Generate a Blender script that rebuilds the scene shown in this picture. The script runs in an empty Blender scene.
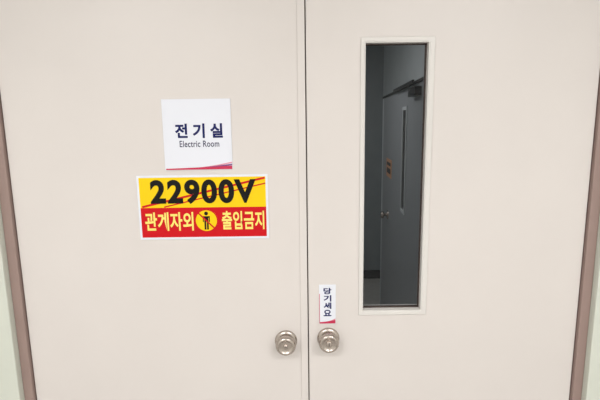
import bpy, bmesh, math, random
from mathutils import Matrix, Vector
S=bpy.context.scene
S.view_settings.view_transform='Standard'
S.view_settings.exposure=0.0
def srgb(c):
    return tuple(((x/255)/12.92 if x/255<=.04045 else ((x/255+.055)/1.055)**2.4) for x in c)+(1,)
def mat(name,c,rough=.5,metal=0,noise=0,nscale=8,bump=0,bscale=300,spec=.5,emit=0):
    m=bpy.data.materials.new(name); m.use_nodes=True; nt=m.node_tree; b=nt.nodes['Principled BSDF']
    col=srgb(c); b.inputs['Base Color'].default_value=col
    b.inputs['Roughness'].default_value=rough; b.inputs['Metallic'].default_value=metal
    b.inputs['Specular IOR Level'].default_value=spec
    tc=nt.nodes.new('ShaderNodeTexCoord')
    if noise:
        n=nt.nodes.new('ShaderNodeTexNoise'); n.inputs['Scale'].default_value=nscale; n.inputs['Detail'].default_value=4
        nt.links.new(tc.outputs['Object'],n.inputs['Vector'])
        r=nt.nodes.new('ShaderNodeValToRGB')
        r.color_ramp.elements[0].position=.3; r.color_ramp.elements[1].position=.7
        r.color_ramp.elements[0].color=tuple(x*(1-noise) for x in col[:3])+(1,)
        r.color_ramp.elements[1].color=tuple(min(1,x*(1+noise)) for x in col[:3])+(1,)
        nt.links.new(n.outputs['Fac'],r.inputs['Fac']); nt.links.new(r.outputs['Color'],b.inputs['Base Color'])
    if bump:
        n=nt.nodes.new('ShaderNodeTexNoise'); n.inputs['Scale'].default_value=bscale
        nt.links.new(tc.outputs['Object'],n.inputs['Vector'])
        bp=nt.nodes.new('ShaderNodeBump'); bp.inputs['Strength'].default_value=bump; bp.inputs['Distance'].default_value=.001
        nt.links.new(n.outputs['Fac'],bp.inputs['Height']); nt.links.new(bp.outputs['Normal'],b.inputs['Normal'])
    if emit:
        b.inputs['Emission Color'].default_value=col; b.inputs['Emission Strength'].default_value=emit
    return m
M=dict(
 door=mat('door_paint',(221,215,211),.38,noise=.012,nscale=5,bump=.12,bscale=220),
 flange=mat('window_frame_paint',(223,220,216),.35),
 seam=mat('dark_gap',(74,62,58),.8),
 brown=mat('brown_frame_paint',(154,132,125),.5,noise=.03),
 pale=mat('pale_frame_paint',(212,216,205),.45,noise=.02),
 wall=mat('wall_paint',(226,226,222),.7,noise=.015,bump=.2,bscale=90),
 floor=mat('floor_vinyl',(186,184,180),.3,noise=.06,nscale=14),
 ceil=mat('ceiling_board',(235,235,233),.8,noise=.02,nscale=30),
 steel=mat('satin_steel',(188,178,170),.25,1,noise=.03,nscale=60),
 steel2=mat('dark_slot',(40,36,34),.5,.6),
 white=mat('sign_white',(232,235,244),.35),
 navy=mat('sign_navy',(24,32,94),.4,spec=.2), grey=mat('sign_greytext',(50,50,85),.4,spec=.2),
 crim=mat('sign_crimson',(200,40,80),.4), purple=mat('sign_purple',(120,70,130),.4), pink=mat('sign_pink',(226,150,170),.4),
 yellow=mat('sign_yellow',(248,208,10),.4,spec=.25), red=mat('sign_red',(204,8,24),.4,spec=.25), ytext=mat('sign_lightyellow',(250,230,120),.35),
 black=mat('sign_black',(12,12,14),.4,spec=.2),
 igrey=mat('inner_wall_paint',(200,206,208),.7,noise=.03), ishade=mat('inner_far_wall_shaded',(140,148,152),.7,noise=.03),  # far wall darkened: its weaker lighting is put into the colour
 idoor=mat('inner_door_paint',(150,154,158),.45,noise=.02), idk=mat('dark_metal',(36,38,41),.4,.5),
 orange=mat('notice_orange',(214,160,120),.5), lamp=mat('lamp_diffuser',(255,252,250),.5,emit=3.5),
 lampbody=mat('lamp_body',(230,230,230),.4), base=mat('baseboard_vinyl',(60,62,66),.5),
)
def link(o,parent=None):
    S.collection.objects.link(o)
    if parent: 
        o.parent=parent; o.matrix_parent_inverse=parent.matrix_world.inverted()
    return o
def empty(name,loc=(0,0,0)):
    e=bpy.data.objects.new(name,None); e.empty_display_size=.05; e.location=loc; S.collection.objects.link(e)
    bpy.context.view_layer.update(); return e
def boxes(name,bl,mats,parent=None,bevel=0):
    """bl: list of (x0,x1,y0,y1,z0,z1,mi)"""
    bm=bmesh.new()
    for b in bl:
        x0,x1,y0,y1,z0,z1=b[:6]; mi=b[6] if len(b)>6 else 0
        r=bmesh.ops.create_cube(bm,size=1)
        for v in r['verts']:
            v.co=Vector((x0+(v.co.x+.5)*(x1-x0),y0+(v.co.y+.5)*(y1-y0),z0+(v.co.z+.5)*(z1-z0)))
        for f in set(f for v in r['verts'] for f in v.link_faces): f.material_index=mi
    me=bpy.data.meshes.new(name); bm.to_mesh(me); bm.free()
    for m in mats: me.materials.append(M[m])
    o=bpy.data.objects.new(name,me); link(o,parent)
    if bevel:
        md=o.modifiers.new('bevel','BEVEL'); md.width=bevel; md.segments=3; md.limit_method='ANGLE'
    return o
def panel(name,outer,holes,y0,y1,m,parent=None,bevel=0):
    """rectangular slab in XZ with one rectangular hole, welded"""
    X0,X1,Z0,Z1=outer; xs=[X0,X1]; zs=[Z0,Z1]
    if holes: xs=[X0,holes[0],holes[1],X1]; zs=[Z0,holes[2],holes[3],Z1]
    xs=sorted(set(xs)); zs=sorted(set(zs))
    bm=bmesh.new(); V={}
    def v(i,j,k):
        if (i,j,k) not in V: V[(i,j,k)]=bm.verts.new((xs[i],(y0,y1)[k],zs[j]))
        return V[(i,j,k)]
    def solid(i,j):
        if i<0 or j<0 or i>=len(xs)-1 or j>=len(zs)-1: return False
        if holes and xs[i]>=holes[0]-1e-6 and xs[i+1]<=holes[1]+1e-6 and zs[j]>=holes[2]-1e-6 and zs[j+1]<=holes[3]+1e-6: return False
        return True
    for i in range(len(xs)-1):
        for j in range(len(zs)-1):
            if not solid(i,j): continue
            bm.faces.new((v(i,j,0),v(i+1,j,0),v(i+1,j+1,0),v(i,j+1,0)))
            bm.faces.new((v(i,j+1,1),v(i+1,j+1,1),v(i+1,j,1),v(i,j,1)))
            if not solid(i-1,j): bm.faces.new((v(i,j,0),v(i,j+1,0),v(i,j+1,1),v(i,j,1)))
            if not solid(i+1,j): bm.faces.new((v(i+1,j,0),v(i+1,j,1),v(i+1,j+1,1),v(i+1,j+1,0)))
            if not solid(i,j-1): bm.faces.new((v(i,j,0),v(i,j,1),v(i+1,j,1),v(i+1,j,0)))
            if not solid(i,j+1): bm.faces.new((v(i,j+1,0),v(i+1,j+1,0),v(i+1,j+1,1),v(i,j+1,1)))
    bmesh.ops.recalc_face_normals(bm,faces=bm.faces)
    me=bpy.data.meshes.new(name); bm.to_mesh(me); bm.free(); me.materials.append(M[m])
    o=bpy.data.objects.new(name,me); link(o,parent)
    if bevel:
        md=o.modifiers.new('bevel','BEVEL'); md.width=bevel; md.segments=3; md.limit_method='ANGLE'
    return o
def poly(name,polys,m,y,parent):
    """flat print, list of polygons of (x,z)"""
    bm=bmesh.new()
    for p in polys:
        f=bm.faces.new([bm.verts.new((x,y,z)) for x,z in p])
        f.normal_update()
        if f.normal.y>0: f.normal_flip()
    bmesh.ops.triangulate(bm,faces=bm.faces)
    me=bpy.data.meshes.new(name); bm.to_mesh(me); bm.free(); me.materials.append(M[m])
    return link(bpy.data.objects.new(name,me),parent)
def rect(x0,x1,z0,z1): return [(x0,z0),(x1,z0),(x1,z1),(x0,z1)]
def circ(cx,cz,r,n=40): return [(cx+r*math.cos(2*math.pi*i/n),cz+r*math.sin(2*math.pi*i/n)) for i in range(n)]
def line(x0,z0,x1,z1,w):
    d=Vector((x1-x0,z1-z0)).normalized(); n=Vector((-d.y,d.x))*w/2
    return [(x0+n.x,z0+n.y),(x0-n.x,z0-n.y),(x1-n.x,z1-n.y),(x1+n.x,z1+n.y)]
def text(name,body,x0,x1,z0,z1,m,y,parent,bold=0,spacing=1):
    cu=bpy.data.curves.new(name,'FONT'); cu.body=body; cu.size=1; cu.offset=bold; cu.space_character=spacing; cu.resolution_u=6
    t=bpy.data.objects.new('tmp',cu); S.collection.objects.link(t); bpy.context.view_layer.update()
    dg=bpy.context.evaluated_depsgraph_get(); me=bpy.data.meshes.new_from_object(t.evaluated_get(dg))
    bpy.data.objects.remove(t)
    xs=[v.co.x for v in me.vertices]; ys=[v.co.y for v in me.vertices]
    a,b,c,d=min(xs),max(xs),min(ys),max(ys)
    for v in me.vertices:
        v.co=Vector((x0+(v.co.x-a)/(b-a)*(x1-x0),y,z0+(v.co.y-c)/(d-c)*(z1-z0)))
    me.materials.clear(); me.materials.append(M[m]); me.name=name
    return link(bpy.data.objects.new(name,me),parent)
def lathe(name,prof,cx,cz,m,parent,n=64,y0=0):
    """prof: list of (radius, y)"""
    bm=bmesh.new(); rings=[]
    for r,y in prof:
        if r<1e-6: rings.append([bm.verts.new((cx,y0+y,cz))])
        else: rings.append([bm.verts.new((cx+r*math.cos(2*math.pi*i/n),y0+y,cz+r*math.sin(2*math.pi*i/n))) for i in range(n)])
    for a,b in zip(rings,rings[1:]):
        for i in range(n):
            j=(i+1)%n
            if len(a)==1 and len(b)==1: continue
            if len(b)==1: bm.faces.new((a[i],a[j],b[0]))
            elif len(a)==1: bm.faces.new((a[0],b[j],b[i]))
            else: bm.faces.new((a[i],a[j],b[j],b[i]))
    bmesh.ops.recalc_face_normals(bm,faces=bm.faces)
    for f in bm.faces: f.smooth=True
    me=bpy.data.meshes.new(name); bm.to_mesh(me); bm.free(); me.materials.append(M[m])
    try: me.set_sharp_from_angle(angle=math.radians(50))
    except Exception: pass
    return link(bpy.data.objects.new(name,me),parent)

# ---------------- room shell ----------------
LX,RX,TOP=-.888,.873,2.10
CZ=2.55
boxes('floor',[(-2.1,2.1,-3.1,3.4,-.1,0)],['floor'])
boxes('ceiling',[(-2.1,2.1,-3.1,3.4,CZ,CZ+.1)],['ceil'])
boxes('wall_left',[(-2.1,-2.0,-3,0,0,CZ)],['wall'])
boxes('wall_right',[(2.0,2.1,-3,0,0,CZ)],['wall'])
boxes('wall_back',[(-2.0,2.0,-3.1,-3,0,CZ)],['wall'])
boxes('wall_front',[(-2.1,LX-.10,-.025,.12,0,CZ),(RX+.105,2.1,-.025,.12,0,CZ),(LX-.10,RX+.105,-.025,.12,TOP+.10,CZ)],['wall'])
fr=empty('trim_1',(0,0,0))
w=.030
boxes('frame_rebate',[(LX-.003-w,LX-.003,-.012,.06,0,TOP+.003+w),(RX+.003,RX+.003+w,-.012,.06,0,TOP+.003+w),(LX-.003,RX+.003,-.012,.06,TOP+.003,TOP+.003+w)],['brown'],fr,.002)
boxes('frame_casing',[(LX-.10,LX-.003-w,-.035,.10,0,TOP+.10),(RX+.003+w,RX+.105,-.035,.10,0,TOP+.10),(LX-.003-w,RX+.003+w,-.035,.10,TOP+.003+w,TOP+.10)],['pale'],fr,.003)
boxes('frame_stop',[(LX-.003,LX+.012,.047,.08,0,TOP),(RX-.012,RX+.003,.047,.08,0,TOP),(LX,RX,.047,.08,TOP-.012,TOP+.003)],['seam'],fr)

# ---------------- door leaves ----------------
d1=empty('door_1',(LX,0,0))
panel('leaf',(LX,.006,.008,TOP),None,0,.045,'door',d1,.0015)
panel('astragal',(-.013,.0095,.008,TOP),None,-.0035,0,'door',d1,.0015)
boxes('astragal_shadow_gap',[(.0065,.0125,.004,.044,.008,TOP)],['seam'],d1)
d2=empty('door_2',(RX,0,0))
OX0,OX1,OZ0,OZ1=.183,.372,1.050,1.874
panel('leaf',(.013,RX,.008,TOP),(OX0,OX1,OZ0,OZ1),0,.045,'door',d2,.0015)
win=empty('window_1',(.28,0,1.46)); 
panel('bezel',(OX0-.011,OX1+.015,OZ0-.013,OZ1+.013),(OX0,OX1,OZ0,OZ1),-.004,0.0,'flange',win,.0015)
panel('bezel_liner',(OX0,OX1,OZ0,OZ1),(OX0+.003,OX1-.003,OZ0+.003,OZ1-.003),-.003,.044,'flange',win,.0005)
panel('gasket',(OX0+.003,OX1-.003,OZ0+.003,OZ1-.003),(OX0+.006,OX1-.006,OZ0+.006,OZ1-.006),.018,.030,'seam',win)
g=bpy.data.materials.new('window_glass'); g.use_nodes=True; nt=g.node_tree; nt.nodes.clear()
out=nt.nodes.new('ShaderNodeOutputMaterial'); mx=nt.nodes.new('ShaderNodeMixShader'); tr=nt.nodes.new('ShaderNodeBsdfTransparent'); gl=nt.nodes.new('ShaderNodeBsdfGlossy'); fz=nt.nodes.new('ShaderNodeFresnel')
tr.inputs[0].default_value=(.84,.86,.86,1); gl.inputs['Roughness'].default_value=.02; fz.inputs[0].default_value=1.3
nt.links.new(fz.outputs[0],mx.inputs[0]); nt.links.new(tr.outputs[0],mx.inputs[1]); nt.links.new(gl.outputs[0],mx.inputs[2]); nt.links.new(mx.outputs[0],out.inputs[0])
M['glass']=g
poly('glass_pane',[rect(OX0+.003,OX1-.003,OZ0+.003,OZ1-.003)],'glass',.022,win)
win.parent=d2; win.matrix_parent_inverse=d2.matrix_world.inverted()

# ---------------- knobs ----------------
def knob(cx,cz,key):
    e=empty('door_knob',(cx,0,cz))
    lathe('rose',[(0,0),(.0360,0),(.0360,-.003),(.0345,-.006),(.029,-.009),(.022,-.0105),(.014,-.011),(0,-.011)],cx,cz,'steel',e)
    lathe('knob_body',[(.013,-.010),(.0125,-.015),(.015,-.018),(.024,-.021),(.0305,-.026),(.0325,-.032),(.0315,-.038),(.0285,-.043),(.0245,-.046),(.0215,-.0455),(.0195,-.0425),(.0110,-.0415),(0,-.0415)],cx,cz,'steel',e)
    lathe('button',[(.0095,-.041),(.0095,-.0445),(.0085,-.0455),(0,-.0458)] if key else [(.0070,-.041),(.0070,-.0445),(.006,-.0455),(0,-.0458)],cx,cz,'steel',e,32)
    if key:
        boxes('key_slot',[(cx-.0011,cx+.0011,-.0463,-.0440,cz-.0055,cz+.0055)],['steel2'],e)
    else:
        boxes('turn_slot',[(cx-.0040,cx+.0040,-.0463,-.0440,cz-.0007,cz+.0007)],['steel2'],e)
knob(-.061,.952,False); knob(.0755,.959,True)

# ---------------- room name sign ----------------
s=empty('electric_room_sign',(-.313,0,1.614))
x0,x1,z0,z1=-.416,-.212,1.509,1.719
boxes('board',[(x0,x1,-.003,0,z0,z1)],['white'],s,.0008)
k=(x1-x0)/68
def q(px,py): return (x0+(px-164)*k, z1-(py-99.5)*.210/70.5)
a=q(176,123.5); b=q(223.5,138)
text('title_text','전 기 실',a[0],b[0],b[1],a[1],'navy',-.0033,s,.036)
a=q(180,140.5); b=q(219.5,146.5)
text('subtitle_text','Electric Room',a[0],b[0],b[1]-.001,a[1],'grey',-.0033,s,.012,1.05)
def swoosh(nm,m,lo,hi,y,par,X0,X1,Z0,n=20,p=2.0):
    top=[(X0+(X1-X0)*i/n, Z0+lo[0]+(lo[1]-lo[0])*(i/n)**p) for i in range(n+1)]
    bot=[(X0+(X1-X0)*i/n, Z0+hi[0]+(hi[1]-hi[0])*(i/n)**p) for i in range(n+1)]
    poly(nm,[[bot[i],bot[i+1],top[i+1],top[i]] for i in range(n)],m,y,par)
swoosh('swoosh_pink','pink',(.0035,.024),(.001,.020),-.0032,s,x0+.003,x1-.001,z0,p=2.2)
swoosh('swoosh_purple','purple',(.003,.018),(.001,.013),-.0033,s,x0+.003,x1-.001,z0,p=1.8)
swoosh('swoosh_crimson','crim',(.005,.012),(.001,.0015),-.0034,s,x0+.003,x1-.001,z0,p=1.3)

# ---------------- high voltage sign ----------------
s=empty('high_voltage_warning_sign',(-.306,0,1.396))
x0,x1,z0,z1=-.506,-.107,1.294,1.494
boxes('board',[(x0,x1,-.003,0,z0,z1)],['white'],s,.0008)
def q(px,py): return (x0+(px-139)*(x1-x0)/130, z1-(py-175)*(z1-z0)/65)
zm=q(0,207.5)[1]; bd=.007
poly('yellow_field',[rect(x0+bd,x1-bd,zm,z1-bd)],'yellow',-.0032,s)
poly('red_field',[rect(x0+bd,x1-bd,z0+bd,zm)],'red',-.0032,s)
L=[]
for (ax,ay,bx,by,wd) in [(143,206.5,266,178.5,.0065),(165,206.8,266.5,184,.004)]:
    A=q(ax,ay);B=q(bx,by); L.append(line(A[0],A[1],B[0],B[1],wd))
poly('red_streaks',L,'red',-.0034,s)
a=q(152,179.5); b=q(257,204)
text('voltage_text','22900V',a[0],b[0],b[1],a[1],'black',-.0037,s,.040,1.13)
a=q(145,212); b=q(193.5,231)
text('warning_text_1','관계자외',a[0],b[0],b[1],a[1],'ytext',-.0035,s,.024,1.03)
a=q(222,211.5); b=q(264.5,230.5)
text('warning_text_2','출입금지',a[0],b[0],b[1],a[1],'ytext',-.0035,s,.024,1.03)
c=q(206.5,221.0); r=.035
poly('pictogram_disc',[circ(c[0],c[1],r)],'yellow',-.0036,s)
cx,cz=c
f=[circ(cx,cz+.0225,.0060,20), [(cx-.011,cz+.014),(cx+.011,cz+.014),(cx+.011,cz-.004),(cx+.008,cz-.004),(cx+.008,cz+.009),(cx+.0065,cz+.009),(cx+.0065,cz-.028),(cx+.001,cz-.028),(cx+.001,cz-.004),(cx-.001,cz-.004),(cx-.001,cz-.028),(cx-.0065,cz-.028),(cx-.0065,cz+.009),(cx-.008,cz+.009),(cx-.008,cz-.004),(cx-.011,cz-.004)]]
poly('pictogram_person',f,'black',-.0038,s)
poly('prohibition_slash',[line(cx-r*.7,cz+r*.7,cx+r*.7,cz-r*.7,.0045)],'red',-.0040,s)
ring=[]
n=48
for i in range(n):
    a0,a1=2*math.pi*i/n,2*math.pi*(i+1)/n
    ring.append([(cx+r*math.cos(a0),cz+r*math.sin(a0)),(cx+r*math.cos(a1),cz+r*math.sin(a1)),(cx+(r-.0025)*math.cos(a1),cz+(r-.0025)*math.sin(a1)),(cx+(r-.0025)*math.cos(a0),cz+(r-.0025)*math.sin(a0))])
poly('prohibition_ring',ring,'red',-.0041,s)

# ---------------- pull sign ----------------
s=empty('pull_sign',(.073,0,1.074))
x0,x1,z0,z1=.0465,.0995,1.009,1.140
boxes('board',[(x0,x1,-.002,0,z0,z1)],['white'],s,.0006)
cx=(x0+x1)/2; zt=z1-.010
for i,ch in enumerate('당기세요'):
    text('character_%d'%(i+1),ch,cx-.0125,cx+.0125,zt-.0215,zt,'navy',-.0023,s,.035); zt-=.0245
swoosh('swoosh_crimson','crim',(.006,.013),(.001,.0015),-.0023,s,x0+.001,x1-.001,z0,p=1.5)
swoosh('swoosh_pink','pink',(.005,.018),(.004,.014),-.0022,s,x0+.001,x1-.001,z0,p=2)
poly('edge_line',[rect(x0+.0005,x0+.0022,z0+.004,z1-.03)],'crim',-.0023,s)

# ---------------- room behind ----------------
boxes('wall_far',[(-1.2,.94,3.28,3.4,0,CZ)],['ishade'])
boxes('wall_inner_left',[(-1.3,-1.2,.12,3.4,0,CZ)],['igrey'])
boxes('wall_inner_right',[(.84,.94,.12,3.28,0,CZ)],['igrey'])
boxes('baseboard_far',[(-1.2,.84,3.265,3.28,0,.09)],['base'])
A=Vector((.59,.66,0)); B=Vector((.71,2.54,0)); ln=(B-A).length; ang=math.atan2(B.y-A.y,B.x-A.x)
H=1.855
d3=empty('door_3',(0,0,0))
def loc(o): 
    o.parent=d3; o.matrix_parent_inverse=Matrix.Identity(4); return o
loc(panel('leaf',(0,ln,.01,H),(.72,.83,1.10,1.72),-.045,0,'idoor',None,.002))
loc(boxes('slot_glass',[(.72,.83,-.03,-.02,1.10,1.72)],['idk']))
loc(boxes('slot_trim',[(.70,.72,0,.006,1.08,1.74),(.83,.85,0,.006,1.08,1.74),(.72,.83,0,.006,1.08,1.10),(.72,.83,0,.006,1.72,1.74)],['igrey']))
loc(boxes('notice',[(1.32,1.60,0,.003,1.23,1.37)],['orange']))
loc(boxes('notice_print',[(1.36,1.56,.003,.004,1.26,1.30),(1.36,1.56,.003,.004,1.32,1.345)],['idk']))
loc(boxes('closer_body',[(.30,.50,0,.035,H-.075,H-.03),(0.0,ln,0,.010,H-.008,H+.008)],['idk'],None,.003))
loc(boxes('closer_arm',[(.40,1.1,.02,.03,H-.005,H+.010)],['idk']))
loc(boxes('free_edge_trim',[(ln-.03,ln,0,.004,.01,H)],['igrey']))
d3.matrix_world=Matrix.Translation(A)@Matrix.Rotation(ang,4,'Z')
k=lathe('handle_knob',[(0,0),(.035,0),(.033,-.008),(.012,-.012),(.012,-.03),(.026,-.036),(.028,-.048),(.02,-.058),(0,-.060)],0,0,'steel',None,32)
k.parent=d3; k.matrix_parent_inverse=Matrix.Identity(4); k.location=(1.47,0,.93); k.rotation_euler=(0,0,math.pi)

# ---------------- lamps ----------------
def lamp(x,y,power,sx=1.2,sy=.3,emat='lamp'):
    e=empty('ceiling_lamp',(x,y,CZ))
    boxes('housing',[(x-sx/2-.02,x+sx/2+.02,y-sy/2-.02,y+sy/2+.02,CZ-.05,CZ)],['lampbody'],e,.004)
    boxes('diffuser',[(x-sx/2,x+sx/2,y-sy/2,y+sy/2,CZ-.056,CZ-.05)],[emat],e)
    l=bpy.data.lights.new('tube_light','AREA'); l.shape='RECTANGLE'; l.size=sx; l.size_y=sy; l.energy=power; l.color=(1,.975,.965)
    o=bpy.data.objects.new('tube_light',l); o.location=(x,y,CZ-.06); link(o,e)
lamp(-1.0,-1.9,30.5); lamp(1.0,-1.9,30.5)
M['lampfill']=mat('fill_lamp_diffuser',(215,220,225),.5,emit=.8)
lamp(-.3,1.6,9,.6,.3,'lampfill')  # unseen lamp, added to brighten the room behind the glass

wd=bpy.data.worlds.new('world'); S.world=wd; wd.use_nodes=True; wd.node_tree.nodes['Background'].inputs[0].default_value=(.8,.85,.9,1); wd.node_tree.nodes['Background'].inputs[1].default_value=.2
cam=bpy.data.cameras.new('camera'); co=bpy.data.objects.new('camera',cam); S.collection.objects.link(co); S.camera=co
cam.lens=27; cam.sensor_width=36; cam.clip_start=.02
co.matrix_world=Matrix.Translation((-0.01,-1.36,1.64))@Matrix.Rotation(math.radians(90-9.5),4,'X')@Matrix.Rotation(math.radians(-0.75),4,'Z')
